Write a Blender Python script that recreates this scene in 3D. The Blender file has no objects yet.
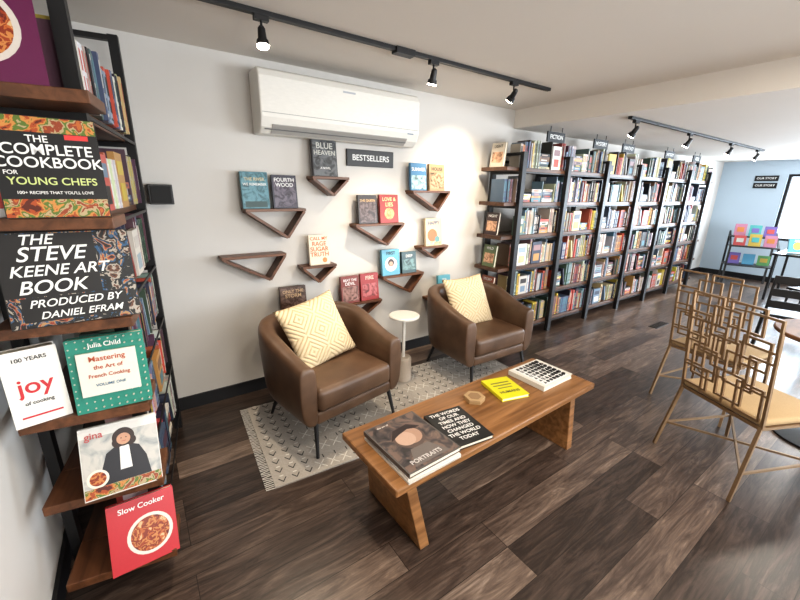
import bpy, math, random
from mathutils import Vector, Matrix, Euler
random.seed(7)
C=bpy.context.scene.collection
# ------------------------------------------------------------ materials
def new_mat(n):
    m=bpy.data.materials.new(n); m.use_nodes=True
    nt=m.node_tree; b=nt.nodes['Principled BSDF']; return m,nt,b
_mc={}
def cm(col,rough=.5,metal=0.,emit=0.):
    k=(tuple(round(c,3) for c in col),rough,metal,emit)
    if k in _mc: return _mc[k]
    m,nt,b=new_mat('paint_%d'%len(_mc))
    n=nt.nodes.new('ShaderNodeTexNoise'); n.inputs['Scale'].default_value=30
    mx=nt.nodes.new('ShaderNodeMix'); mx.data_type='RGBA'
    mx.inputs[6].default_value=(*[c*.93 for c in col],1); mx.inputs[7].default_value=(*[min(1,c*1.05) for c in col],1)
    nt.links.new(n.outputs['Fac'],mx.inputs[0]); nt.links.new(mx.outputs[2],b.inputs['Base Color'])
    b.inputs['Roughness'].default_value=rough; b.inputs['Metallic'].default_value=metal
    if emit:
        b.inputs['Emission Color'].default_value=(*col,1); b.inputs['Emission Strength'].default_value=emit
    _mc[k]=m; return m
def art(cols,scale=30,dist=1.5,seed=0):
    m,nt,b=new_mat('cover_illustration'); N=nt.nodes.new; L=nt.links.new
    tc=N('ShaderNodeTexCoord'); mp=N('ShaderNodeMapping'); mp.inputs['Location'].default_value=(seed*3.7,seed*1.3,seed*2.1)
    n=N('ShaderNodeTexNoise'); n.inputs['Scale'].default_value=scale; n.inputs['Detail'].default_value=4; n.inputs['Distortion'].default_value=dist
    r=N('ShaderNodeValToRGB'); r.color_ramp.interpolation='CONSTANT' if len(cols)>4 else 'LINEAR'
    e=r.color_ramp.elements; k=len(cols)
    e[0].position=.3; e[0].color=(*cols[0],1); e[1].position=.3+.4*(k-1)/k; e[1].color=(*cols[-1],1)
    for i in range(1,k-1):
        x=e.new(.3+.4*i/k); x.color=(*cols[i],1)
    L(tc.outputs['Object'],mp.inputs['Vector']); L(mp.outputs['Vector'],n.inputs['Vector']); L(n.outputs['Fac'],r.inputs['Fac']); L(r.outputs['Color'],b.inputs['Base Color'])
    b.inputs['Roughness'].default_value=.35; return m
def wood(name,c1,c2,scale=(2,28,28),rough=.4,bump=.1):
    m,nt,b=new_mat(name)
    tc=nt.nodes.new('ShaderNodeTexCoord'); mp=nt.nodes.new('ShaderNodeMapping'); mp.inputs['Scale'].default_value=scale
    n=nt.nodes.new('ShaderNodeTexNoise'); n.inputs['Scale'].default_value=1.; n.inputs['Detail'].default_value=8; n.inputs['Distortion'].default_value=.6
    r=nt.nodes.new('ShaderNodeValToRGB'); r.color_ramp.elements[0].position=.3; r.color_ramp.elements[1].position=.7
    r.color_ramp.elements[0].color=(*c1,1); r.color_ramp.elements[1].color=(*c2,1)
    L=nt.links.new
    L(tc.outputs['Object'],mp.inputs['Vector']); L(mp.outputs['Vector'],n.inputs['Vector']); L(n.outputs['Fac'],r.inputs['Fac']); L(r.outputs['Color'],b.inputs['Base Color'])
    bp=nt.nodes.new('ShaderNodeBump'); bp.inputs['Strength'].default_value=bump; bp.inputs['Distance'].default_value=.002
    L(n.outputs['Fac'],bp.inputs['Height']); L(bp.outputs['Normal'],b.inputs['Normal'])
    b.inputs['Roughness'].default_value=rough; return m
def plaster(name,c,rough=.85,sc=60):
    m,nt,b=new_mat(name)
    tc=nt.nodes.new('ShaderNodeTexCoord'); n=nt.nodes.new('ShaderNodeTexNoise'); n.inputs['Scale'].default_value=sc; n.inputs['Detail'].default_value=5
    n2=nt.nodes.new('ShaderNodeTexNoise'); n2.inputs['Scale'].default_value=1.3
    mx=nt.nodes.new('ShaderNodeMix'); mx.data_type='RGBA'; mx.inputs[6].default_value=(*[x*.96 for x in c],1); mx.inputs[7].default_value=(*[x*1.03 for x in c],1)
    L=nt.links.new
    L(tc.outputs['Object'],n.inputs['Vector']); L(tc.outputs['Object'],n2.inputs['Vector']); L(n2.outputs['Fac'],mx.inputs[0]); L(mx.outputs[2],b.inputs['Base Color'])
    bp=nt.nodes.new('ShaderNodeBump'); bp.inputs['Strength'].default_value=.12; bp.inputs['Distance'].default_value=.002
    L(n.outputs['Fac'],bp.inputs['Height']); L(bp.outputs['Normal'],b.inputs['Normal']); b.inputs['Roughness'].default_value=rough
    return m
def floor_mat():
    m,nt,b=new_mat('vinyl_planks'); L=nt.links.new; N=nt.nodes.new
    tc=N('ShaderNodeTexCoord')
    br=N('ShaderNodeTexBrick'); br.offset=.37; br.offset_frequency=3; br.squash=1
    br.inputs['Color1'].default_value=(0,0,0,1); br.inputs['Color2'].default_value=(1,1,1,1); br.inputs['Mortar'].default_value=(.2,.2,.2,1)
    br.inputs['Scale'].default_value=1; br.inputs['Mortar Size'].default_value=.0016; br.inputs['Mortar Smooth'].default_value=.2
    br.inputs['Brick Width'].default_value=1.22; br.inputs['Row Height'].default_value=.165; br.inputs['Bias'].default_value=0
    L(tc.outputs['Object'],br.inputs['Vector'])
    mul=N('ShaderNodeVectorMath'); mul.operation='MULTIPLY'; mul.inputs[1].default_value=(13,17,29)
    L(br.outputs['Color'],mul.inputs[0])
    mp=N('ShaderNodeMapping'); mp.inputs['Scale'].default_value=(2.2,15,1); L(tc.outputs['Object'],mp.inputs['Vector'])
    ad=N('ShaderNodeVectorMath'); ad.operation='ADD'; L(mul.outputs[0],ad.inputs[0]); L(mp.outputs['Vector'],ad.inputs[1])
    n=N('ShaderNodeTexNoise'); n.inputs['Scale'].default_value=1; n.inputs['Detail'].default_value=10; n.inputs['Roughness'].default_value=.68; n.inputs['Distortion'].default_value=1.6
    L(ad.outputs[0],n.inputs['Vector'])
    mp2=N('ShaderNodeMapping'); mp2.inputs['Scale'].default_value=(6,110,1); L(tc.outputs['Object'],mp2.inputs['Vector'])
    n2=N('ShaderNodeTexNoise'); n2.inputs['Scale'].default_value=1; n2.inputs['Detail'].default_value=5; L(mp2.outputs['Vector'],n2.inputs['Vector'])
    def math_(op,a,bv):
        x=N('ShaderNodeMath'); x.operation=op
        for i,v in enumerate((a,bv)):
            if isinstance(v,(int,float)): x.inputs[i].default_value=v
            else: L(v,x.inputs[i])
        return x.outputs[0]
    v=math_('ADD',math_('MULTIPLY',br.outputs['Color'],.55),math_('MULTIPLY',n.outputs['Fac'],1.5))
    v=math_('ADD',v,math_('MULTIPLY',n2.outputs['Fac'],.45)); v=math_('SUBTRACT',v,.82)
    r=N('ShaderNodeValToRGB'); e=r.color_ramp.elements
    e[0].position=.08; e[0].color=(.026,.018,.0145,1); e[1].position=1.; e[1].color=(.31,.24,.19,1)
    x=e.new(.42); x.color=(.072,.050,.040,1); x=e.new(.7); x.color=(.150,.108,.084,1)
    L(v,r.inputs['Fac'])
    mx=N('ShaderNodeMix'); mx.data_type='RGBA'; L(br.outputs['Fac'],mx.inputs[0]); L(r.outputs['Color'],mx.inputs[6]); mx.inputs[7].default_value=(.02,.015,.012,1)
    L(mx.outputs[2],b.inputs['Base Color']); b.inputs['Roughness'].default_value=.3
    bp=N('ShaderNodeBump'); bp.inputs['Strength'].default_value=.3; bp.inputs['Distance'].default_value=.002
    L(n2.outputs['Fac'],bp.inputs['Height']); L(bp.outputs['Normal'],b.inputs['Normal'])
    return m
def vcol_mat():
    m,nt,b=new_mat('book_jackets'); a=nt.nodes.new('ShaderNodeVertexColor'); a.layer_name='Col'
    nt.links.new(a.outputs['Color'],b.inputs['Base Color']); b.inputs['Roughness'].default_value=.45; return m
def leather():
    m,nt,b=new_mat('brown_leather'); N=nt.nodes.new; L=nt.links.new
    tc=N('ShaderNodeTexCoord'); n=N('ShaderNodeTexNoise'); n.inputs['Scale'].default_value=6; n.inputs['Detail'].default_value=6
    r=N('ShaderNodeValToRGB'); r.color_ramp.elements[0].color=(.074,.041,.024,1); r.color_ramp.elements[1].color=(.142,.083,.050,1)
    r.color_ramp.elements[0].position=.3; r.color_ramp.elements[1].position=.75
    v=N('ShaderNodeTexVoronoi'); v.inputs['Scale'].default_value=260
    L(tc.outputs['Object'],n.inputs['Vector']); L(tc.outputs['Object'],v.inputs['Vector']); L(n.outputs['Fac'],r.inputs['Fac']); L(r.outputs['Color'],b.inputs['Base Color'])
    bp=N('ShaderNodeBump'); bp.inputs['Strength'].default_value=.15; bp.inputs['Distance'].default_value=.001
    L(v.outputs['Distance'],bp.inputs['Height']); L(bp.outputs['Normal'],b.inputs['Normal']); b.inputs['Roughness'].default_value=.4; return m
def pillow_mat():
    m,nt,b=new_mat('cream_quilted_cotton'); N=nt.nodes.new; L=nt.links.new
    tc=N('ShaderNodeTexCoord'); sp=N('ShaderNodeSeparateXYZ'); L(tc.outputs['Object'],sp.inputs[0])
    def mt(op,*a):
        x=N('ShaderNodeMath'); x.operation=op
        for i,v in enumerate(a):
            if isinstance(v,(int,float)): x.inputs[i].default_value=v
            else: L(v,x.inputs[i])
        return x.outputs[0]
    px=mt('PINGPONG',mt('ADD',sp.outputs[0],.96),.12); py=mt('PINGPONG',mt('ADD',sp.outputs[1],.96),.12)
    s=mt('SINE',mt('MULTIPLY',mt('ADD',px,py),180.))
    s=mt('MULTIPLY',mt('ADD',s,1),.5); s=mt('POWER',s,.4)
    mx=N('ShaderNodeMix'); mx.data_type='RGBA'; mx.inputs[6].default_value=(.50,.39,.23,1); mx.inputs[7].default_value=(.67,.55,.37,1)
    L(s,mx.inputs[0]); L(mx.outputs[2],b.inputs['Base Color'])
    bp=N('ShaderNodeBump'); bp.inputs['Strength'].default_value=.9; bp.inputs['Distance'].default_value=.006
    L(s,bp.inputs['Height']); L(bp.outputs['Normal'],b.inputs['Normal']); b.inputs['Roughness'].default_value=.9; return m
def fabric(name,c1,c2,scale=150):
    m,nt,b=new_mat(name); N=nt.nodes.new; L=nt.links.new
    tc=N('ShaderNodeTexCoord'); n=N('ShaderNodeTexNoise'); n.inputs['Scale'].default_value=scale; n.inputs['Detail'].default_value=3
    mx=N('ShaderNodeMix'); mx.data_type='RGBA'; mx.inputs[6].default_value=(*c1,1); mx.inputs[7].default_value=(*c2,1)
    L(tc.outputs['Object'],n.inputs['Vector']); L(n.outputs['Fac'],mx.inputs[0]); L(mx.outputs[2],b.inputs['Base Color'])
    bp=N('ShaderNodeBump'); bp.inputs['Strength'].default_value=.4; bp.inputs['Distance'].default_value=.003
    L(n.outputs['Fac'],bp.inputs['Height']); L(bp.outputs['Normal'],b.inputs['Normal']); b.inputs['Roughness'].default_value=.95; return m
M_wall=plaster('painted_wall',(.58,.56,.53)); M_ceil=plaster('painted_ceiling',(.72,.675,.62)); M_wallR=plaster('painted_wall_blue',(.44,.53,.61))
M_floor=floor_mat(); M_book=vcol_mat(); M_leather=leather(); M_pillow=pillow_mat()
M_walnut=wood('walnut',(.065,.025,.011),(.17,.070,.031))
M_walnutd=wood('walnut_dark',(.045,.020,.010),(.11,.050,.025))
M_oak=wood('warm_oak',(.15,.066,.022),(.33,.165,.066),rough=.3)
M_black=cm((.012,.012,.013),.45); M_blackm=cm((.015,.015,.016),.35,.5)
M_base=cm((.012,.012,.014),.4); M_pages=cm((.72,.66,.54),.8); M_white=cm((.72,.70,.65),.35)
M_brass=cm((.30,.20,.115),.42,.65); M_seat=fabric('tan_seat_fabric',(.34,.235,.125),(.43,.31,.175))
# ------------------------------------------------------------ mesh builder
class MB:
    def __init__(s): s.v=[];s.f=[];s.m=[];s.c=[];s.mats=[]
    def mi(s,mat):
        if mat not in s.mats: s.mats.append(mat)
        return s.mats.index(mat)
    def add(s,vs,fs,mat,col=(1,1,1)):
        o=len(s.v); s.v+=[tuple(v) for v in vs]; i=s.mi(mat)
        for f in fs: s.f.append([o+k for k in f]); s.m.append(i); s.c.append(col)
    def box(s,c,d,mat,rot=None,col=(1,1,1)):
        x,y,z=[k/2 for k in d]
        vs=[Vector(p) for p in [(-x,-y,-z),(x,-y,-z),(x,y,-z),(-x,y,-z),(-x,-y,z),(x,-y,z),(x,y,z),(-x,y,z)]]
        if rot: vs=[rot@v for v in vs]
        vs=[v+Vector(c) for v in vs]
        s.add(vs,[(0,3,2,1),(4,5,6,7),(0,1,5,4),(1,2,6,5),(2,3,7,6),(3,0,4,7)],mat,col)
    def b2(s,a,b,mat,col=(1,1,1)):
        s.box([(a[i]+b[i])/2 for i in range(3)],[abs(b[i]-a[i]) for i in range(3)],mat,None,col)
    def cyl(s,p0,p1,r0,r1,mat,n=16,col=(1,1,1)):
        p0=Vector(p0);p1=Vector(p1);d=(p1-p0).normalized()
        q=d.to_track_quat('Z','Y').to_matrix()
        vs=[]
        for p,r in((p0,r0),(p1,r1)):
            for i in range(n):
                a=2*math.pi*i/n; vs.append(p+q@Vector((math.cos(a)*r,math.sin(a)*r,0)))
        fs=[(i,(i+1)%n,n+(i+1)%n,n+i) for i in range(n)]+[tuple(range(n-1,-1,-1)),tuple(range(n,2*n))]
        s.add(vs,fs,mat,col)
    def bar(s,p0,p1,w,mat,t=None):
        p0=Vector(p0);p1=Vector(p1);d=p1-p0;t=t or w
        q=d.normalized().to_track_quat('Z','Y').to_matrix()
        s.box((p0+p1)/2,(w,t,d.length+w*.6),mat,q)
    def prism(s,pts,y0,y1,mat,col=(1,1,1)):
        n=len(pts); vs=[(p[0],y0,p[1]) for p in pts]+[(p[0],y1,p[1]) for p in pts]
        fs=[(i,(i+1)%n,n+(i+1)%n,n+i) for i in range(n)]+[tuple(range(n-1,-1,-1)),tuple(range(n,2*n))]
        s.add(vs,fs,mat,col)
    def lathe(s,prof,c,mat,n=32):
        vs=[];k=len(prof)
        for i in range(n):
            a=2*math.pi*i/n
            for r,z in prof: vs.append((c[0]+r*math.cos(a),c[1]+r*math.sin(a),c[2]+z))
        fs=[]
        for i in range(n):
            j=(i+1)%n
            for t in range(k-1): fs.append((i*k+t,j*k+t,j*k+t+1,i*k+t+1))
        s.add(vs,fs,mat)
    def build(s,name,parent=None,bevel=0,smooth=False,loc=None,rot=None,sub=0,seg=2):
        me=bpy.data.meshes.new(name); me.from_pydata(s.v,[],s.f)
        for m in s.mats: me.materials.append(m)
        me.polygons.foreach_set('material_index',s.m)
        if M_book in s.mats:
            ca=me.color_attributes.new('Col','FLOAT_COLOR','CORNER'); k=0
            for p,c in zip(me.polygons,s.c):
                for _ in p.loop_indices: ca.data[k].color=(*c,1); k+=1
        if smooth: me.polygons.foreach_set('use_smooth',[True]*len(me.polygons))
        me.update()
        import bmesh
        bm=bmesh.new(); bm.from_mesh(me); bmesh.ops.recalc_face_normals(bm,faces=bm.faces); bm.to_mesh(me); bm.free()
        o=bpy.data.objects.new(name,me); C.objects.link(o)
        if parent: o.parent=parent
        if loc: o.location=loc
        if rot: o.rotation_euler=rot
        if bevel:
            b=o.modifiers.new('bevel','BEVEL'); b.width=bevel; b.segments=seg; b.limit_method='ANGLE'; b.angle_limit=.6
        if sub:
            b=o.modifiers.new('sub','SUBSURF'); b.levels=sub; b.render_levels=sub
        return o
def empty(name,loc=(0,0,0),rot=(0,0,0)):
    e=bpy.data.objects.new(name,None); C.objects.link(e); e.location=loc; e.rotation_euler=rot; e.empty_display_size=.1; return e
def text(parent,body,x,z,w,h,col,y=-.0012,shear=0,name='lettering',rot=(math.pi/2,0,0)):
    cu=bpy.data.curves.new(name,'FONT'); cu.body=body; cu.align_x='CENTER'; cu.align_y='CENTER'
    cu.size=min(h*1.35,w/(.60*max(1,len(body)))); cu.extrude=.0004; cu.shear=shear; cu.offset=cu.size*.012
    cu.materials.append(cm(col,.5)); o=bpy.data.objects.new(name,cu); C.objects.link(o); o.parent=parent
    o.location=(x,y,z); o.rotation_euler=rot; return o
# ------------------------------------------------------------ room
X0,X1,Y0,Y1,H1,H2,XB=-.46,10.,-2.8,2.93,2.43,2.25,3.5
def slab(name,a,b,mat):
    m=MB(); m.b2(a,b,mat); return m.build(name)
slab('floor',(X0-.15,Y0-.15,-.1),(X1+.15,Y1+.15,0),M_floor)
slab('wall_back',(X0-.15,Y1,0),(X1+.15,Y1+.15,2.7),M_wall)
slab('wall_left',(X0-.15,Y0,0),(X0,Y1,2.7),M_wall)
slab('ceiling',(X0,Y0,H1),(XB,Y1,H1+.12),M_ceil)
slab('ceiling.001',(XB,Y0,H2),(X1,Y1,H2+.3),M_ceil)
def wall_holes(name,axis,pos,th,a0,a1,z1,holes,mt):
    m=MB()
    def blk(u0,u1,w0,w1):
        if axis=='x': m.b2((pos,u0,w0),(pos+th,u1,w1),mt)
        else: m.b2((u0,pos,w0),(u1,pos+th,w1),mt)
    cur=a0
    for (h0,h1,hz0,hz1) in holes:
        blk(cur,h0,0,z1); blk(h0,h1,0,hz0); blk(h0,h1,hz1,z1); cur=h1
    blk(cur,a1,0,z1); return m.build(name)
wall_holes('wall_right','x',X1,.15,Y0,Y1,2.7,[(-1.8,1.93,.80,2.0)],M_wallR)
wall_holes('wall_front','y',Y0-.15,.15,X0,X1,2.7,[(.6,3.1,.6,2.1),(4.2,7.4,.5,2.1)],M_wall)  # front openings are added behind the camera to let fill light in
def window(name,axis,pos,u0,u1,z0,z1,nm):
    m=MB(); w=.045
    def blk(a,b,c,d,t=.08):
        if axis=='x': m.b2((pos,a,c),(pos+t,b,d),M_black)
        else: m.b2((a,pos,c),(b,pos+t,d),M_black)
    blk(u0,u1,z0,z0+w);blk(u0,u1,z1-w,z1);blk(u0,u0+w,z0+w,z1-w);blk(u1-w,u1,z0+w,z1-w)
    for i in range(1,nm): 
        u=u0+(u1-u0)*i/nm; blk(u-.02,u+.02,z0+w,z1-w)
    if axis=='y': blk(u0+w,u1-w,(z0+z1)/2-.015,(z0+z1)/2+.015,.05)
    return m.build(name)
window('window_1','x',X1+.03,-1.8,1.93,.80,2.0,3)
window('added_window_2','y',Y0-.12,.6,3.1,.6,2.1,3)  # made-up window out of view, added to carry fill light
window('added_window_3','y',Y0-.12,4.2,7.4,.5,2.1,4)  # also made up and unseen, added for more light on the room
slab('baseboard_back',(X0+.015,Y1-.015,0),(X1,Y1,.1),M_base)
slab('baseboard_left',(X0,Y0,0),(X0+.015,Y1-.015,.1),M_base)
slab('baseboard_right',(X1-.015,Y0,0),(X1,Y1-.015,.1),M_base)
# ------------------------------------------------------------ books
PAL=[(.54,.51,.46),(.60,.56,.48),(.38,.36,.33),(.07,.10,.16),(.04,.05,.08),(.26,.045,.035),(.36,.09,.055),(.42,.23,.08),(.46,.38,.22),(.09,.15,.13),
(.05,.08,.06),(.14,.20,.27),(.26,.33,.38),(.02,.02,.02),(.035,.03,.03),(.02,.02,.025),(.11,.055,.08),(.38,.29,.24),(.18,.10,.06),(.64,.63,.60),(.26,.16,.17),(.08,.18,.23),(.46,.09,.07),(.20,.23,.25),(.45,.42,.39),(.50,.38,.06),(.03,.03,.05)]
def row(mb,x0,x1,z,yf,hmax=.275):
    x=x0
    while x<x1-.025:
        r=random.random()
        if r<.07 and x1-x>.22:
            zz=z; w=random.uniform(.15,.2)
            for k in range(random.randint(3,7)):
                t=random.uniform(.018,.035); c=random.choice(PAL); ox=random.uniform(0,.012)
                mb.b2((x+ox,yf+.01+ox,zz),(x+w-random.uniform(0,.02),yf+.15,zz+t),M_book,c)
                mb.b2((x+.04,yf+.0088+ox,zz+t*.3),(x+w-.05,yf+.0098+ox,zz+t*.7),M_book,random.choice(PAL)); zz+=t
            x+=w+.006; continue
        if r<.11 and x1-x>.2:
            w=random.uniform(.13,.17);h=random.uniform(.19,.24);c=random.choice(PAL)
            mb.b2((x,yf-.0,z),(x+w,yf+.025,z+h),M_book,c)
            c2=random.choice(PAL); mb.b2((x+.02,yf-.002,z+h*.6),(x+w-.02,yf-.0005,z+h*.85),M_book,c2)
            mb.b2((x+.03,yf-.002,z+h*.12),(x+w-.03,yf-.0005,z+h*.45),M_book,random.choice(PAL))
            x+=w+.008; continue
        if r>.99: x+=random.uniform(.015,.04)
        if r>.96 and x1-x>.09:
            t=.022;h=.21;a=.22
            mb.box((x+.035,yf+.08,z+h/2*math.cos(a)+.004),(t,.14,h),M_book,Matrix.Rotation(-a,3,'Y'),random.choice(PAL)); x+=.075; continue
        n=random.choice([1,1,1,1,2,3,5]); c=random.choice(PAL); t=random.uniform(.011,.034); h=min(hmax,random.uniform(.19,.275)); dp=random.uniform(.12,.17)
        c2=random.choice(PAL); k1=random.uniform(.45,.6)
        for k in range(n):
            if x+t>x1: break
            yo=random.uniform(0,.02)
            cc=tuple(min(1,q*random.uniform(.85,1.15)) for q in c)
            mb.b2((x,yf+yo,z),(x+t-.001,yf+yo+dp,z+h),M_book,cc)
            if t>.016:
                mb.b2((x+t*.28,yf+yo-.0012,z+h*k1),(x+t*.72,yf+yo-.0002,z+h*.9),M_book,c2)
                mb.b2((x+t*.35,yf+yo-.0012,z+h*.22),(x+t*.6,yf+yo-.0002,z+h*k1*.85),M_book,c2)
                mb.b2((x+.004,yf+yo-.0012,z+h*.06),(x+t-.005,yf+yo-.0002,z+h*.11),M_book,c2)
            else:
                mb.b2((x+t*.35,yf+yo-.001,z+h*.3),(x+t*.6,yf+yo-.0002,z+h*.85),M_book,c2)
            x+=t
            if n==1: break
def shelf_unit(name,loc,rotz,posts,zs,xa,xb,depth,ptop,pw=.052,fy=-.045,endy=None,wd=None):
    e=empty(name,loc,(0,0,rotz)); wd=wd or M_walnut
    m=MB(); w=pw; fb=fy+.044
    for p in posts:
        m.b2((p-w/2,fy,0),(p+w/2,fb,ptop),M_black); m.b2((p-w/2,depth-.03,0),(p+w/2,depth+.005,ptop),M_black)
        for z in list(zs)+[ptop+.034]: m.b2((p-w/2+.004,fb,z-.062),(p+w/2-.004,depth-.03,z-.037),M_black)
    for i in range(0,len(posts)-1):
        a,b=posts[i]+w/2,posts[i+1]-w/2
        m.b2((a,depth+.001,ptop-.08),(b,depth+.005,ptop-.05),M_black)
        for z in zs: m.b2((a,-.006,z-.05),(b,-.001,z-.036),M_black)
    m.build('steel_frame',e)
    m=MB()
    for z in zs:
        if endy is None: m.b2((xa,0,z-.036),(xb,depth-.031,z),wd)
        else:
            m.b2((xa,endy,z-.036),(-w/2-.001,depth-.03,z),wd)
            m.b2((-w/2,fb+.001,z-.036),(xb,depth-.031,z),wd)
    m.build('shelf_boards',e,bevel=.003)
    m=MB()
    for z in zs:
        for i in range(len(posts)-1):
            row(m,posts[i]+(.008 if endy is None else w/2+.003),posts[i+1]-(.004 if endy is None else w/2),z+.001,.012+random.uniform(0,.02) if endy is None else .006)
        if xb-posts[-1]>.15: row(m,posts[-1]+.03,xb-.01,z+.001,.02)
    m.build('shelved_books',e)
    return e
ZS=[.15,.51,.84,1.17,1.50,1.83]
RY=2.52
posts=[0.,.76,1.57,2.39,3.21,4.03,4.85]
shelf_unit('bookshelf',(3.17,RY,0),0,posts,ZS,-.20,5.1,.36,1.97,.058,-.045,None,M_walnutd)
shelf_unit('bookshelf.001',(-.080,1.74,0),math.pi/2-.150,[0.,.98],ZS[:-1]+[1.86],-.22,1.06,.33,2.34,.038,-.006,-.062)
def book(name,loc,w,h,t,col,rot=(0,0,0),deco=(),pages=M_pages):
    e=empty(name,loc,rot); m=MB(); c=cm(col,.38); ct=.0025
    m.b2((-w/2,0,0),(w/2,ct,h),c); m.b2((-w/2,t-ct,0),(w/2,t,h),c); m.b2((-w/2,ct,0),(-w/2+ct,t-ct,h),c)
    m.b2((-w/2+ct,ct,.004),(w/2-.005,t-ct,h-.004),pages); m.build('cover_and_pages',e)
    d=MB(); k=0
    for q in deco:
        k+=1; y=-.0004-.00012*k
        mt=lambda c: c if not isinstance(c,tuple) else cm(c,.4)
        if q[0]=='rect': d.b2((q[1]-q[3]/2,y,q[2]-q[4]/2),(q[1]+q[3]/2,-.0001,q[2]+q[4]/2),mt(q[5]))
        elif q[0]=='disc': d.cyl((q[1],-.0001,q[2]),(q[1],y,q[2]),q[3],q[3],mt(q[4]),28)
        elif q[0]=='poly': d.prism(q[1],y,-.0001,mt(q[2]))
        elif q[0]=='text': text(e,q[1],q[2],q[3],q[4],q[5],q[6],y=y-.0008,shear=q[7] if len(q)>7 else 0)
    if d.v: d.build('cover_art',e)
    return e
W=(.78,.78,.76); K=(.015,.015,.015); R=(.5,.02,.03)
foodA=art([(.10,.02,.01),(.35,.07,.02),(.50,.22,.06),(.10,.16,.03),(.40,.31,.18),(.25,.05,.02),(.42,.12,.03)],26,.6,1)
stew=art([(.12,.015,.01),(.30,.05,.015),(.50,.20,.06),(.22,.03,.01),(.45,.12,.03),(.55,.38,.2)],34,.4,2)
collage=art([(.02,.02,.02),(.28,.05,.03),(.38,.22,.10),(.03,.09,.18),(.015,.015,.015),(.02,.02,.02),(.36,.32,.27),(.12,.05,.03),(.02,.02,.02)],15,2.,3)
kitchen=art([(.20,.22,.22),(.34,.35,.34),(.5,.48,.44)],14,1,4)
darkart=art([(.02,.018,.018),(.06,.05,.05),(.16,.11,.09)],12,1.5,5)
def cov(c,s): return art([tuple(q*.35 for q in c),c,tuple(min(1,q*1.8+.05) for q in c)],18,1.5,s)
L=-.13
book('cookbook',(-.255,1.55,1.861),.23,.30,.03,(.11,.012,.06),(L,0,.05),
  [('disc',-.02,.14,.10,(.55,.5,.45)),('disc',-.02,.14,.085,stew),('text','FEAST',0,.27,.18,.035,(.6,.45,.2))])
book('cookbook',(-.355,1.60,1.501),.13,.24,.03,(.7,.68,.66),(L,0,.05),[('rect',0,.05,.11,.05,(.5,.06,.05)),('text','BAKING',0,.12,.12,.03,R),('rect',0,.19,.11,.06,foodA)])
book('cookbook',(-.175,1.535,1.501),.24,.285,.03,(.012,.012,.013),(L,0,.03),
  [('rect',0,.262,.235,.042,foodA),('rect',0,.028,.235,.052,foodA),
   ('rect',.07,.232,.055,.014,(.6,.05,.05)),('text','THE',-.02,.222,.05,.02,W),('text','COMPLETE',0,.192,.2,.036,W),('text','COOKBOOK',0,.156,.2,.036,W),('text','FOR',-.09,.128,.03,.012,W),('text','YOUNG CHEFS',0,.104,.195,.03,(.55,.62,.25)),('text','100+ RECIPES THAT YOU\'LL LOVE',0,.072,.2,.014,W)])
book('art_book',(-.185,1.53,1.171),.325,.29,.035,(.015,.014,.014),(L-.02,0,.02),
  [('rect',0,.145,.32,.285,collage),('rect',-.045,.19,.23,.19,(.018,.017,.017)),('rect',0,.055,.26,.075,(.018,.017,.017)),
  ('text','THE',-.07,.266,.08,.032,W,.3),('text','STEVE',-.04,.222,.2,.045,W,.3),('text','KEENE ART',-.025,.172,.25,.045,W,.3),('text','BOOK',-.05,.122,.16,.042,W,.3),('text','PRODUCED BY',.0,.072,.22,.028,W,.3),('text','DANIEL EFRAM',.01,.035,.22,.028,W,.3)])
book('cookbook',(-.335,1.555,.841),.14,.25,.07,(.76,.74,.70),(L,0,.22),[('text','joy',0,.13,.13,.08,R),('text','of cooking',0,.075,.1,.016,K),('rect',0,.03,.1,.006,R),('text','100 YEARS',0,.22,.1,.014,K)])
book('cookbook',(-.145,1.535,.841),.215,.26,.05,(.03,.24,.18),(L-.03,0,-.05),
  [('disc',-.10+.0222*i,.012+.024*j,.0026,(.5,.5,.42)) for i in range(10) for j in range(11)]+
  [('rect',0,.135,.165,.15,(.70,.68,.60)),('text','Mastering',0,.187,.14,.028,(.45,.1,.05)),('text','the Art of',0,.157,.12,.025,(.45,.1,.05)),('text','French Cooking',0,.128,.15,.03,(.45,.1,.05)),('text','VOLUME ONE',0,.095,.08,.014,(.1,.2,.3)),('text','Julia Child',0,.235,.15,.022,W)])
book('cookbook',(-.168,1.51,.511),.235,.255,.03,(.66,.64,.60),(L-.20,.07,.06),
  [('rect',0,.125,.23,.19,kitchen),('poly',[(-.06,.04),(.085,.04),(.075,.11),(.055,.155),(.025,.17),(-.015,.17),(-.045,.15),(-.06,.10)],(.02,.02,.025)),('poly',[(-.008,.08),(.028,.08),(.024,.17),(-.004,.17)],(.72,.70,.67)),
   ('disc',.01,.197,.034,(.03,.015,.012)),('disc',-.008,.18,.018,(.03,.015,.012)),('disc',.03,.18,.018,(.03,.015,.012)),('disc',.01,.19,.021,(.5,.28,.18)),('rect',.01,.182,.014,.002,(.4,.08,.06)),('disc',.003,.194,.002,K),('disc',.018,.194,.002,K),('disc',-.075,.07,.032,(.72,.67,.57)),('disc',-.075,.07,.024,stew),('text','gina',-.075,.225,.08,.03,(.45,.1,.1)),('rect',0,.022,.23,.035,foodA)])
book('cookbook',(-.150,1.505,.151),.225,.26,.03,(.46,.018,.027),(L-.24,.09,.12),
  [('text','Slow Cooker',0,.228,.19,.03,W),('disc',.02,.11,.078,(.66,.62,.56)),('disc',.02,.11,.066,stew)])
for z,c,t,s in ((1.831,(.55,.5,.42),'LIGHT',1),(1.171,(.05,.03,.03),'NIGHT',2),(.841,(.12,.16,.08),'WILD',3),(.511,(.3,.1,.06),'STORY',4)):
    book('paperback_book',(3.0,2.69,z),.17,.225,.025,c,(-.12,0,-math.pi/2),[('rect',0,.09,.13,.10,cov((.35,.2,.12),s)),('text',t,0,.19,.13,.028,W if z<1.8 else K)])
m=MB(); row(m,2.99,3.14,1.501,RY+.03); m.build('paperback_row')
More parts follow.
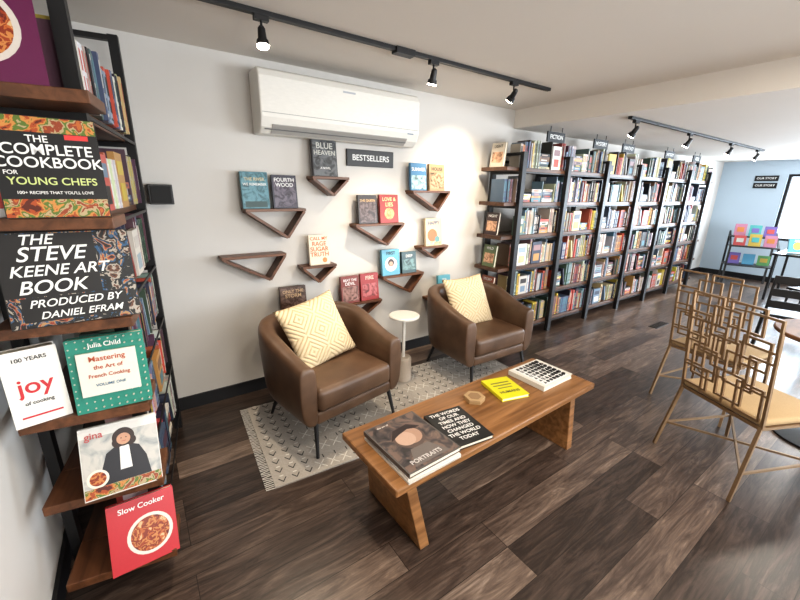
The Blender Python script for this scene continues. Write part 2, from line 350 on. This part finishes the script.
# ---- triangular wall shelves
def tri(x0,x1,zt,xa,za,nm='triangle_wall_shelf'):
    m=MB(); t=.02; y0,y1=Y1-.125,Y1
    m.b2((x0,y0,zt-t),(x1,y1,zt),M_walnut)
    A=Vector((xa,za))
    for xe in (x0,x1):
        P=Vector((xe+(.01 if xe==x0 else -.01),zt-t)); d=(A-P).normalized(); n=Vector((-d.y,d.x))*t/2
        m.prism([tuple(P+n),tuple(P-n),tuple(A-n),tuple(A+n)],y0+.002,y1,M_walnut)
    return m.build(nm,bevel=.0015)
tri(1.147,1.454,1.687,1.32,1.55)
tri(.648,1.084,1.452,.936,1.24)
tri(.462,.912,1.127,.782,.935)
tri(1.035,1.325,1.006,1.17,.87)
tri(1.508,2.0,1.317,1.82,1.13)
tri(2.087,2.53,1.597,2.39,1.416)
tri(2.207,2.54,1.082,2.38,.965)
tri(1.777,2.242,.842,2.09,.66)
tri(1.384,1.766,.640,1.60,.52)
tri(.80,1.12,.610,.98,.46)
tri(2.33,2.70,.555,2.55,.42)
def bs(x,z,w,h,col,deco): return book('hardcover_book',(x,Y1-.095,z+.001),w,h,.03,col,(-.1,0,0),deco)
bs(1.27,1.687,.20,.285,(.02,.02,.025),[('rect',0,.14,.19,.27,cov((.04,.045,.05),1)),('text','BLUE',0,.22,.17,.045,(.5,.5,.46)),('text','HEAVEN',0,.17,.17,.035,(.5,.5,.46)),('text','A NOVEL',0,.06,.1,.015,W)])
bs(.735,1.452,.185,.25,(.05,.16,.20),[('rect',0,.125,.175,.24,cov((.035,.12,.15),2)),('rect',0,.03,.15,.04,(.02,.06,.06)),('text','THE RIVER',0,.2,.16,.03,(.6,.5,.3)),('text','WE REMEMBER',0,.165,.16,.02,W)])
bs(.945,1.452,.18,.235,(.03,.03,.05),[('rect',0,.11,.16,.2,cov((.045,.035,.055),3)),('text','FOURTH',0,.2,.15,.028,W),('text','WOOD',0,.165,.13,.028,W)])
bs(1.195,1.006,.17,.235,(.66,.57,.44),[('text',s,0,.208-.042*i,.155,.036,(.55,.12,.03)) for i,s in enumerate(['CALL MY','RAGE','SUGAR','TRUTH'])]+[('disc',.04,.035,.02,(.55,.2,.05))])
bs(1.645,1.317,.18,.235,(.03,.025,.025),[('rect',0,.1,.16,.18,cov((.05,.028,.025),4)),('text','THE QUEEN',0,.19,.15,.03,(.6,.4,.2))])
bs(1.86,1.317,.19,.24,(.27,.025,.02),[('disc',0,.08,.05,cov((.45,.25,.08),5)),('text','LOVE &',0,.2,.15,.035,(.7,.6,.3)),('text','LIES',0,.155,.12,.035,(.7,.6,.3))])
bs(2.175,1.597,.175,.235,(.06,.19,.34),[('rect',0,.07,.165,.12,cov((.18,.28,.30),6)),('text','SUMMER',0,.18,.15,.03,W)])
bs(2.39,1.597,.18,.235,(.34,.235,.13),[('rect',0,.09,.16,.14,cov((.2,.13,.07),7)),('text','HOUSE',0,.19,.14,.03,K)])
bs(2.38,1.082,.2,.26,(.55,.44,.30),[('disc',-.02,.1,.06,(.50,.14,.045)),('disc',.04,.06,.03,(.1,.25,.25)),('rect',0,.02,.18,.03,cov((.3,.3,.15),8)),('text','HAPPY',0,.215,.16,.035,(.05,.1,.2))])
bs(1.885,.842,.19,.235,(.09,.32,.44),[('disc',0,.10,.066,(.70,.70,.66)),('disc',0,.115,.034,(.05,.04,.04)),('disc',0,.105,.02,(.5,.3,.2)),('text','FIRST',0,.20,.14,.03,K)])
bs(2.09,.842,.165,.20,(.03,.07,.08),[('rect',0,.08,.15,.1,cov((.05,.11,.11),9)),('text','DEEP',0,.16,.12,.025,W)])
bs(1.465,.640,.17,.235,(.18,.028,.02),[('rect',0,.08,.15,.13,cov((.14,.06,.045),10)),('text','BEAT THE',0,.2,.14,.028,W),('text','DEVIL',0,.168,.13,.028,W)])
bs(1.66,.640,.18,.24,(.30,.028,.028),[('rect',0,.09,.15,.12,cov((.22,.035,.035),11)),('text','FIRE',0,.2,.14,.035,(.8,.6,.5))])
bs(.96,.610,.21,.24,(.06,.03,.018),[('rect',0,.12,.2,.22,cov((.06,.03,.02),12)),('text','ONLY THE',0,.2,.17,.026,(.5,.35,.2)),('text','STORM',0,.165,.17,.03,(.5,.35,.2))])
bs(2.55,.555,.16,.21,(.10,.35,.45),[('rect',0,.08,.14,.1,cov((.2,.4,.45),13)),('text','SEA',0,.16,.1,.03,W)])
e=empty('bestsellers_sign',(1.715,Y1-.02,1.845)); m=MB(); m.b2((-.225,0,-.065),(.225,.02,.065),M_black); m.build('board',e,bevel=.003)
text(e,'BESTSELLERS',0,0,.42,.06,W,name='lettering')
for x,t in ((3.74,'FICTION'),(4.62,'MYSTERY'),(5.28,'FANTASY'),(6.5,'HISTORY'),(7.5,'KIDS')):
    e=empty('category_sign',(x,2.56,2.15)); m=MB(); m.b2((-.15,0,-.05),(.15,.015,.05),M_black)
    for sx in (-.1,.1): m.b2((sx-.003,.005,.05),(sx+.003,.011,.10),M_black)
    m.build('board',e); text(e,t,0,0,.24,.05,W)
m=MB(); m.b2((.10,Y1-.10,1.485),(.23,Y1,1.605),M_black); m.b2((.11,Y1-.106,1.495),(.22,Y1-.10,1.595),cm((.02,.02,.02),.8)); m.build('wall_speaker',bevel=.004)
# ------------------------------------------------------------ AC
e=empty('air_conditioner',(1.42,Y1,.015)); m=MB()
prof=[(0,1.935),(-.14,1.93),(-.19,1.97),(-.215,2.03),(-.215,2.27),(-.19,2.315),(-.16,2.325),(0,2.325)]
hw=.645
vs=[(-hw,y,z) for y,z in prof]+[(hw,y,z) for y,z in prof]; n=len(prof)
m.add(vs,[(i,(i+1)%n,n+(i+1)%n,n+i) for i in range(n)]+[tuple(range(n)),tuple(range(2*n-1,n-1,-1))],M_white)
m.build('casing',e,bevel=.012,seg=3)
m=MB(); m.b2((-hw+.012,-.2165,2.055),(hw-.012,-.214,2.058),cm((.25,.25,.24),.5)); m.b2((-hw+.03,-.19,1.955),(hw-.12,-.178,1.96),cm((.1,.1,.1),.5))
m.b2((-.05,-.2165,2.245),(.05,-.2145,2.257),cm((.4,.42,.45),.3)); m.b2((hw-.12,-.2165,2.02),(hw-.06,-.2145,2.03),cm((.2,.25,.3),.3)); m.build('trim_lines',e)
m=MB(); m.box((-.02,-.178,1.962),(1.1,.075,.008),cm((.36,.35,.33),.35),Matrix.Rotation(-.75,3,'X')); m.build('louver',e,bevel=.003)
m=MB()
for i in range(30): m.b2((-hw+.06+i*.04,-.15,2.3255),(-hw+.085+i*.04,-.03,2.328),cm((.15,.15,.15),.5))
m.build('top_grille',e)
# ------------------------------------------------------------ track lights
def track(name,x0,x1,y,zc,heads,box=None,power=18,aim=None):
    e=empty(name,(0,y,zc)); m=MB(); m.b2((x0,-.018,-.022),(x1,.018,0),M_black)
    if box: m.b2((box-.07,-.03,-.035),(box+.07,.03,-.0),M_black)
    m.build('rail',e,bevel=.002)
    for i,hx in enumerate(heads):
        h=MB(); h.b2((hx-.035,-.016,-.045),(hx+.035,.016,-.022),M_black); h.cyl((hx,0,-.04),(hx,0,-.085),.006,.006,M_black)
        tgt=Vector(aim[i])-Vector((hx,y,zc-.12)); d=tgt.normalized(); p=Vector((hx,0,-.11))
        h.cyl(p-d*.035,p+d*.02,.018,.022,M_black,20); h.cyl(p+d*.02,p+d*.045,.028,.033,M_black,20); h.cyl(p-d*.045,p-d*.035,.012,.018,M_black,20)
        h.cyl(p+d*.0455,p+d*.052,.030,.027,cm((1,.9,.75),.3,0,30.),20)
        h.build('lamp_head_%d'%(i+1),e)
        ld=bpy.data.lights.new('spot','SPOT'); ld.energy=power; ld.spot_size=1.5; ld.spot_blend=.9; ld.color=(1,.84,.64); ld.shadow_soft_size=.03
        lo=bpy.data.objects.new('lamp_%d'%(i+1),ld); C.objects.link(lo); lo.parent=e; lo.location=p+d*.07; lo.rotation_euler=d.to_track_quat('-Z','Y').to_euler()
track('track_light',.15,3.0,2.18,H1,[.66,1.76,2.56],1.52,70,[(.60,1.75,.0),(1.75,2.65,.6),(2.65,2.93,1.5)])
track('track_light.001',3.68,7.65,1.82,H2,[3.8,5.0,6.3,7.4],None,46,[(3.9,2.6,1.1),(4.9,2.5,.9),(6.2,2.5,.8),(7.3,2.5,.8)])
# ------------------------------------------------------------ armchairs
def armchair(loc,rz):
    e=empty('leather_armchair',loc,(0,0,rz)); w,d,b,r=.35,.33,.30,.22
    path=[]
    for i in range(6): path.append((-w,-d+(b-r+d)*i/5,-1,0))
    for i in range(1,7):
        a=math.pi-math.pi/2*i/6; path.append((-w+r+r*math.cos(a),b-r+r*math.sin(a),math.cos(a),math.sin(a)))
    path.append((0,b,0,1)); path+= [(-x,y,-nx,ny) for x,y,nx,ny in reversed(path[:-1])]
    path.insert(1,(-w,-d+.012,-1,0)); path.insert(-1,(w,-d+.012,1,0))
    vs=[];fs=[]
    for x,y,nx,ny in path:
        t=max(0,min(1,(y+d)/(b+d))); t=t*t*(3-2*t); top=.60+.15*t; th=.056+.006*t
        lean=.03*t
        sec=[(-.01,.205),(.045,.24),(th,.40),(th+lean*.6,top-.035),(th*.6+lean,top),(-th*.6+lean,top),(-th+lean*.5,top-.035),(-th,.42),(-th,.24),(-.04,.205)]
        for nn,z in sec: vs.append((x+nx*nn,y+ny*nn,z))
    k=10;n=len(path)
    for i in range(n-1):
        for j in range(k): fs.append((i*k+j,i*k+(j+1)%k,(i+1)*k+(j+1)%k,(i+1)*k+j))
    fs.append(tuple(range(k))); fs.append(tuple(range(n*k-1,(n-1)*k-1,-1)))
    m=MB(); m.add(vs,fs,M_leather); m.build('tub_shell',e,smooth=True,sub=2)
    m=MB(); m.b2((-.295,-.345,.285),(.295,.25,.44),M_leather); m.build('seat_cushion',e,bevel=.04,smooth=True,seg=5)
    m=MB(); m.b2((-.305,-.325,.205),(.305,.24,.29),M_leather); m.build('seat_base',e,bevel=.02,smooth=True,seg=3)
    m=MB()
    for s in(-1,1):
        m.cyl((s*.30,-.30,.215),(s*.325,-.345,0),.015,.010,M_black); m.cyl((s*.27,.22,.215),(s*.30,.30,0),.015,.010,M_black)
    m.build('legs',e)
    return e
armchair((.98,2.27,0.009),math.radians(10)); armchair((2.43,2.27,0.009),math.radians(-2))
def pillow(loc,rot,s=.235,t=.07):
    N=28; vs=[];fs=[]
    for side in(1,-1):
        for i in range(N+1):
            for j in range(N+1):
                u=-1+2*i/N; v=-1+2*j/N
                hgt=t*max(0,(1-abs(u)**2.6)*(1-abs(v)**2.6))**.55
                pu=u*s*(1-.07*(1-v*v)); pv=v*s*(1-.07*(1-u*u))
                vs.append((pu,pv,side*hgt))
    K2=(N+1)**2
    for sd in(0,1):
        for i in range(N):
            for j in range(N):
                q=[sd*K2+i*(N+1)+j,sd*K2+(i+1)*(N+1)+j,sd*K2+(i+1)*(N+1)+j+1,sd*K2+i*(N+1)+j+1]
                fs.append(tuple(q if sd==0 else q[::-1]))
    m=MB(); m.add(vs,fs,M_pillow)
    o=m.build('throw_pillow',smooth=True,loc=loc,rot=rot)
    w=o.modifiers.new('w','WELD'); w.merge_threshold=.0005; return o
def prot(rz,tilt,spin): return (Matrix.Rotation(rz,3,'Z')@Matrix.Rotation(tilt,3,'X')@Matrix.Rotation(spin,3,'Z')).to_euler()
pillow((.945,2.35,.645),prot(math.radians(8),math.radians(62),math.radians(10)))
pillow((2.41,2.35,.635),prot(math.radians(-2),math.radians(64),math.radians(2)))
m=MB(); c=(1.74,2.42,0.009)
m.lathe([(0,0.0),(.068,.0),(.07,.012),(.07,.20),(.062,.215),(0,.215)],c,cm((.42,.36,.30),.6))
m.lathe([(0,.21),(.014,.215),(.014,.57),(0,.57)],c,M_white); m.lathe([(0,.57),(.12,.57),(.128,.578),(.128,.588),(.12,.594),(0,.594)],c,M_white)
m.build('side_table')
# rug
e=empty('area_rug',(1.59,2.15,0),(0,0,math.radians(-4))); m=MB(); m.b2((-1.13,-.45,0),(1.13,.45,.008),fabric('wool_rug',(.29,.265,.235),(.42,.39,.35),90)); m.build('rug_pile',e)
m=MB(); dk=cm((.06,.055,.055),.95); lt=cm((.60,.57,.52),.95)
rr=random.Random(3)
for i in range(29):
    for j in range(11):
        x=-1.08+i*.077; y=-.41+j*.082
        if (i//3)%2==0:
            m.box((x-.010,y,.0086),(.006,.040,.0008),dk,Matrix.Rotation(.6,3,'Z')); m.box((x+.010,y,.0086),(.006,.040,.0008),dk,Matrix.Rotation(-.6,3,'Z'))
            m.box((x,y+.035,.0086),(.022,.008,.0008),lt)
        else:
            if j%2==0:
                for a in(.7,-.7): m.box((x+(.014 if a>0 else -.014),y,.0086),(.006,.045,.0008),lt,Matrix.Rotation(a,3,'Z'))
                for a in(.7,-.7): m.box((x+(-.014 if a>0 else .014),y+.034,.0086),(.006,.045,.0008),lt,Matrix.Rotation(a,3,'Z'))
            else: m.box((x+.035,y,.0086),(.006,.03,.0008),dk)
m.build('woven_pattern',e)
m=MB()
for i in range(60): m.box((-1.155,-.445+i*.0151,.004),(.05,.004,.003),lt,Matrix.Rotation(rr.uniform(-.2,.2),3,'Z'))
m.build('fringe',e)
# ------------------------------------------------------------ coffee bench
e=empty('coffee_table',(1.50,1.28,0),(0,0,math.radians(1.5)))
m=MB(); m.b2((-.79,-.235,.385),(.79,.235,.425),M_oak); m.build('top',e,bevel=.008)
m=MB()
for s in(-1,1):
    vs=[]
    for z,xo,yw in((0,.61,.225),(.385,.67,.165)):
        for dx_,dy_ in((-.027,-1),(.027,-1),(.027,1),(-.027,1)): vs.append((s*(xo)+dx_,dy_*yw,z))
    m.add(vs,[(0,1,2,3),(4,5,6,7),(0,1,5,4),(1,2,6,5),(2,3,7,6),(3,0,4,7)],M_oak)
m.build('slab_legs',e,bevel=.004)
m=MB(); m.b2((-.65,-.012,.34),(.65,.012,.385),M_oak); m.build('stretcher',e,bevel=.003)
TB=.426; FL=-math.pi/2
def flat(name,x,y,z,w,h,t,col,rz,deco):
    R_=(Matrix.Rotation(rz,3,'Z')@Matrix.Rotation(FL,3,'X'))
    p=Vector((x,y,z+t))-R_@Vector((0,0,h/2)); return book(name,p,w,h,t,col,R_.to_euler(),deco)
flat('magazine',.925,1.205,TB,.30,.36,.012,(.55,.52,.48),.02,[])
flat('magazine',.93,1.20,TB+.0125,.29,.35,.014,(.7,.68,.65),-.03,[])
flat('large_art_book',.925,1.21,TB+.027,.30,.36,.022,(.10,.09,.085),.04,
 [('rect',0,.18,.285,.345,darkart),('disc',.0,.20,.082,(.10,.07,.06)),('disc',.01,.205,.062,(.36,.23,.17)),('disc',-.02,.195,.05,(.45,.31,.24)),('poly',[(-.09,.21),(-.04,.275),(.05,.285),(.10,.24),(.07,.235),(.03,.25),(-.03,.235)],(.03,.02,.02)),('poly',[(-.05,.12),(.05,.12),(.10,.02),(-.10,.02)],(.14,.12,.11)),('text','PORTRAITS',-.02,.045,.2,.025,(.55,.52,.5)),('text','the art of',-.06,.33,.1,.018,(.6,.55,.5))])
flat('lettered_book',1.215,1.20,TB,.23,.29,.02,(.015,.015,.015),-.12,[('text',s,0,.26-.036*i,.20,.024,W) for i,s in enumerate(['THE WORDS','OF OUR','TIMES AND','HOW THEY','CHANGED','THE WORLD','TODAY'])])
flat('yellow_book',1.73,1.33,TB,.19,.23,.02,(.68,.62,.02),-.25,[('rect',0,.17,.13,.012,(.2,.2,.05)),('rect',0,.14,.13,.012,(.2,.2,.05)),('rect',0,.11,.1,.01,(.2,.2,.05)),('text','HUMANS',0,.06,.13,.025,(.15,.15,.05))])
rr=random.Random(5); bd=[('rect',0,.135,.255,.255,W)]
for i in range(7):
    for j in range(7):
        x=-.102+i*.034; z=.033+j*.034
        k=rr.random()
        if k<.3: bd.append(('rect',x,z,.022,.022,K))
        elif k<.55: bd.append(('disc',x,z,.012,K))
        elif k<.8: bd.append(('poly',[(x-.012,z-.012),(x+.012,z-.012),(x,z+.012)],K))
        else: bd+= [('rect',x,z,.024,.005,K),('rect',x,z+.010,.024,.004,K),('rect',x,z-.010,.024,.004,K)]
flat('patterned_game_box',2.07,1.32,TB,.31,.27,.032,(.70,.67,.60),.02,bd)
m=MB()
for i in range(3): m.cyl((0,0,i*.0085),(0,0,i*.0085+.008),.062,.062,cm((.36,.23,.11) if i<2 else (.40,.27,.14),.6),6)
m.cyl((0,0,.0255),(0,0,.0262),.04,.04,cm((.26,.16,.08),.6),6)
m.build('wooden_coasters',loc=(1.49,1.35,TB),rot=(0,0,.3))
# ------------------------------------------------------------ brass chairs
def metal_chair(loc,rz):
    e=empty('brass_dining_chair',loc,(0,0,rz)); m=MB(); s=.017
    def B(x,z): return (x,.22+(z-.45)*.12,z)
    for q in(-1,1):
        m.bar((q*.23,-.22,.44),(q*.24,-.25,.008),s,M_brass); m.bar((q*.23,.22,.44),(q*.25,.31,.008),s,M_brass)
        m.bar(B(q*.235,.44),B(q*.235,.96),s*.85,M_brass); m.bar((q*.23,-.22,.435),(q*.23,.22,.435),s,M_brass)
        m.bar((q*.236,-.236,.17),(q*.242,.275,.17),s*.7,M_brass)
    m.bar((-.23,-.22,.435),(.23,-.22,.435),s,M_brass); m.bar((-.23,.22,.435),(.23,.22,.435),s,M_brass)
    m.bar((-.236,-.236,.17),(.242,.275,.17),s*.7,M_brass); m.bar((.236,-.236,.17),(-.242,.275,.17),s*.7,M_brass)
    m.build('frame',e)
    m=MB()
    for x0,z0,x1,z1 in [(-.235,.86,-.09,1.03),(-.15,.92,.02,1.06),(-.04,.84,.10,1.01),(.06,.90,.235,1.06),(.02,.72,.16,.90),(.11,.76,.235,.94),(-.2,.74,-.07,.90),(-.235,.62,-.12,.80),
        (-.15,.60,.0,.78),(-.05,.66,.08,.84),(.05,.56,.19,.74),(.13,.62,.235,.80),(-.21,.47,-.08,.64),(-.11,.50,.03,.66),(-.01,.46,.12,.61),(.09,.48,.235,.60)]:
        o=random.uniform(-.006,.006)
        P=[Vector(B(x0,z0)),Vector(B(x1,z0)),Vector(B(x1,z1)),Vector(B(x0,z1))]
        P=[p+Vector((0,o,0)) for p in P]
        for i in range(4): m.bar(P[i],P[(i+1)%4],.012,M_brass)
    m.build('geometric_back',e)
    m=MB(); m.b2((-.235,-.235,.444),(.235,.225,.485),M_seat); m.build('seat_cushion',e,bevel=.018,smooth=True,seg=4)
    return e
metal_chair((2.83,.43,0),math.radians(65)); metal_chair((3.60,.80,0),math.radians(80))
m=MB(); c=(3.66,.17,0)
m.lathe([(0,0),(.25,0),(.25,.012),(.06,.035),(.035,.06),(.035,.70),(.12,.72),(0,.72)],c,M_blackm); 
m.lathe([(0,.72),(.375,.72),(.385,.73),(.385,.745),(.378,.75),(0,.75)],c,wood('table_wood',(.09,.038,.018),(.19,.09,.042),(4,20,20),.55)); m.build('round_cafe_table')
def black_chair(loc,rz):
    e=empty('black_dining_chair',loc,(0,0,rz)); m=MB()
    for q in(-1,1):
        m.bar((q*.19,-.18,.44),(q*.21,-.21,.01),.025,M_black); m.bar((q*.19,.19,.44),(q*.21,.24,.01),.025,M_black); m.bar((q*.19,.20,.44),(q*.18,.26,.85),.022,M_black)
        m.bar((q*.2,-.19,.2),(q*.2,.21,.2),.015,M_black)
    for z in(.58,.7,.83): m.box((0,.215+(z-.44)*.14,z),(.38,.018,.075),M_black)
    m.box((0,0,.455),(.44,.43,.03),M_black); m.build('frame_and_seat',e,bevel=.004)
black_chair((5.35,.72,0),math.radians(100)); black_chair((7.0,.75,0),math.radians(150))
m=MB(); m.box((8.6,1.25,.735),(.9,.5,.03),M_blackm)
for sx in(-.41,.41):
    for sy in(-.21,.21): m.box((8.6+sx,1.25+sy,.36),(.03,.03,.72),M_black)
m.build('console_table')
book('picture_book',(8.55,1.30,.758),.24,.22,.02,(.1,.35,.45),(-.2,0,-.8),[('disc',0,.10,.06,(.7,.4,.1)),('text','ABC',0,.18,.2,.04,W)])
e=empty('childrens_book_display',(9.35,2.02,0),(0,0,math.radians(-68))); m=MB(); hw=.33
for q in(-1,1):
    m.b2((q*hw-.015,-.2,0),(q*hw+.015,-.17,.70),M_black); m.b2((q*hw-.015,.2,0),(q*hw+.015,.23,.95),M_black); m.bar((q*hw,-.185,.70),(q*hw,.215,.95),.025,M_black)
m.b2((-hw-.015,-.2,.35),(hw+.015,.22,.37),M_black); m.b2((-hw-.015,-.2,.70),(hw+.015,-.02,.72),M_black); m.b2((-hw-.015,.0,.86),(hw+.015,.2,.88),M_black)
m.build('stand',e); m=MB()
cs=[(.45,.06,.06),(.06,.28,.45),(.5,.36,.06),(.10,.30,.10),(.45,.18,.28),(.5,.5,.47),(.06,.35,.35),(.5,.18,.04),(.14,.10,.35)]
for j,(yy,z) in enumerate(((-.12,.72),(.08,.88),(0,.37))):
    for i in range(3):
        hh=.18+.05*((i*7+j*3)%4)/4
        m.box((-.21+i*.21,yy,z+hh/2+.003),(.17,.015,hh),M_book,Matrix.Rotation(-.10,3,'X'),cs[(i*2+j*4)%9])
        m.box((-.21+i*.21,yy-.011,z+hh*.55),(.10,.004,hh*.4),M_book,Matrix.Rotation(-.10,3,'X'),cs[(i+j*2+5)%9])
m.build('children_books',e)
m=MB(); m.b2((7.4,.3,0),(8.9,.95,.008),fabric('grey_rug',(.25,.27,.30),(.5,.5,.5),8)); m.build('area_rug')
m=MB(); m.b2((5.15,1.78,0),(5.5,1.88,.004),M_blackm)
for i in range(12): m.b2((5.17+i*.027,1.79,.004),(5.18+i*.027,1.87,.006),cm((.05,.04,.035),.5))
m.build('floor_vent')
for z in(1.93,1.80):
    e=empty('wall_sign',(X1-.012,2.22,z),(0,0,-math.pi/2)); m=MB(); m.b2((-.17,0,-.05),(.17,.01,.05),M_black); m.build('board',e); text(e,'OUR STORY',0,0,.28,.04,W,y=-.002)
FILL=[(.8,.4),(2.6,.3),(.8,-1.4),(2.6,-1.4)]  # added fill lamps out of view, dressed as ceiling fixtures
for x,y in FILL+[(5,.3),(7.4,.3),(9.,.6)]:
    z=H1 if x<XB else H2
    e=empty('added_ceiling_fill',(x,y,z)); m=MB(); m.lathe([(.10,-.004),(.10,0),(.075,0),(.075,-.006),(.10,-.004)],(0,0,0),M_white); m.build('fill_ring',e)
    ld=bpy.data.lights.new('ceiling_fill','AREA'); ld.shape='DISK'; ld.size=.3; ld.energy=17 if x<XB else 14; ld.color=(1,.90,.77)
    lo=bpy.data.objects.new('lamp',ld); C.objects.link(lo); lo.parent=e; lo.location=(0,0,-.02)
def area(n,loc,rot,sx,sy,en,col):
    ld=bpy.data.lights.new(n,'AREA'); ld.shape='RECTANGLE'; ld.size=sx; ld.size_y=sy; ld.energy=en; ld.color=col
    lo=bpy.data.objects.new(n,ld); C.objects.link(lo); lo.location=loc; lo.rotation_euler=rot
area('window_and_fill_daylight',(1.85,Y0-.2,1.35),(math.pi/2,0,0),2.4,1.4,85,(1,.97,.93))  # added fill lamp behind the made-up front window
area('window_and_fill_daylight',(5.8,Y0-.2,1.3),(math.pi/2,0,0),3.1,1.5,250,(.90,.95,1))  # added fill lamp for the second made-up front window
area('window_and_fill_daylight',(X1+.2,.0,1.4),(math.pi/2,0,math.pi/2),3.5,1.1,280,(.76,.88,1))
w=bpy.data.worlds.new('World'); bpy.context.scene.world=w; w.use_nodes=True
w.node_tree.nodes['Background'].inputs[0].default_value=(.80,.90,1,1); w.node_tree.nodes['Background'].inputs[1].default_value=3.
# ------------------------------------------------------------ camera
p=math.radians(16.3); yaw=math.radians(35)
r=Vector((math.cos(yaw),-math.sin(yaw),0)); h=Vector((math.sin(yaw),math.cos(yaw),0)); f=(h*math.cos(p)-Vector((0,0,math.sin(p)))).normalized(); u=r.cross(f)
k=.0186; cx=(r+u*k).normalized(); cy=(u-r*k).normalized(); cz=-f
cam=bpy.data.cameras.new('camera'); cam.lens=16.97; cam.sensor_width=36; cam.clip_start=.05
co=bpy.data.objects.new('camera',cam); C.objects.link(co)
co.matrix_world=Matrix(((cx.x,cy.x,cz.x,0),(cx.y,cy.y,cz.y,0),(cx.z,cy.z,cz.z,1.6),(0,0,0,1)))
bpy.context.scene.camera=co
vs_=bpy.context.scene.view_settings
vs_.view_transform='Standard'
try: vs_.look='Medium High Contrast'
except Exception: pass
vs_.exposure=.12
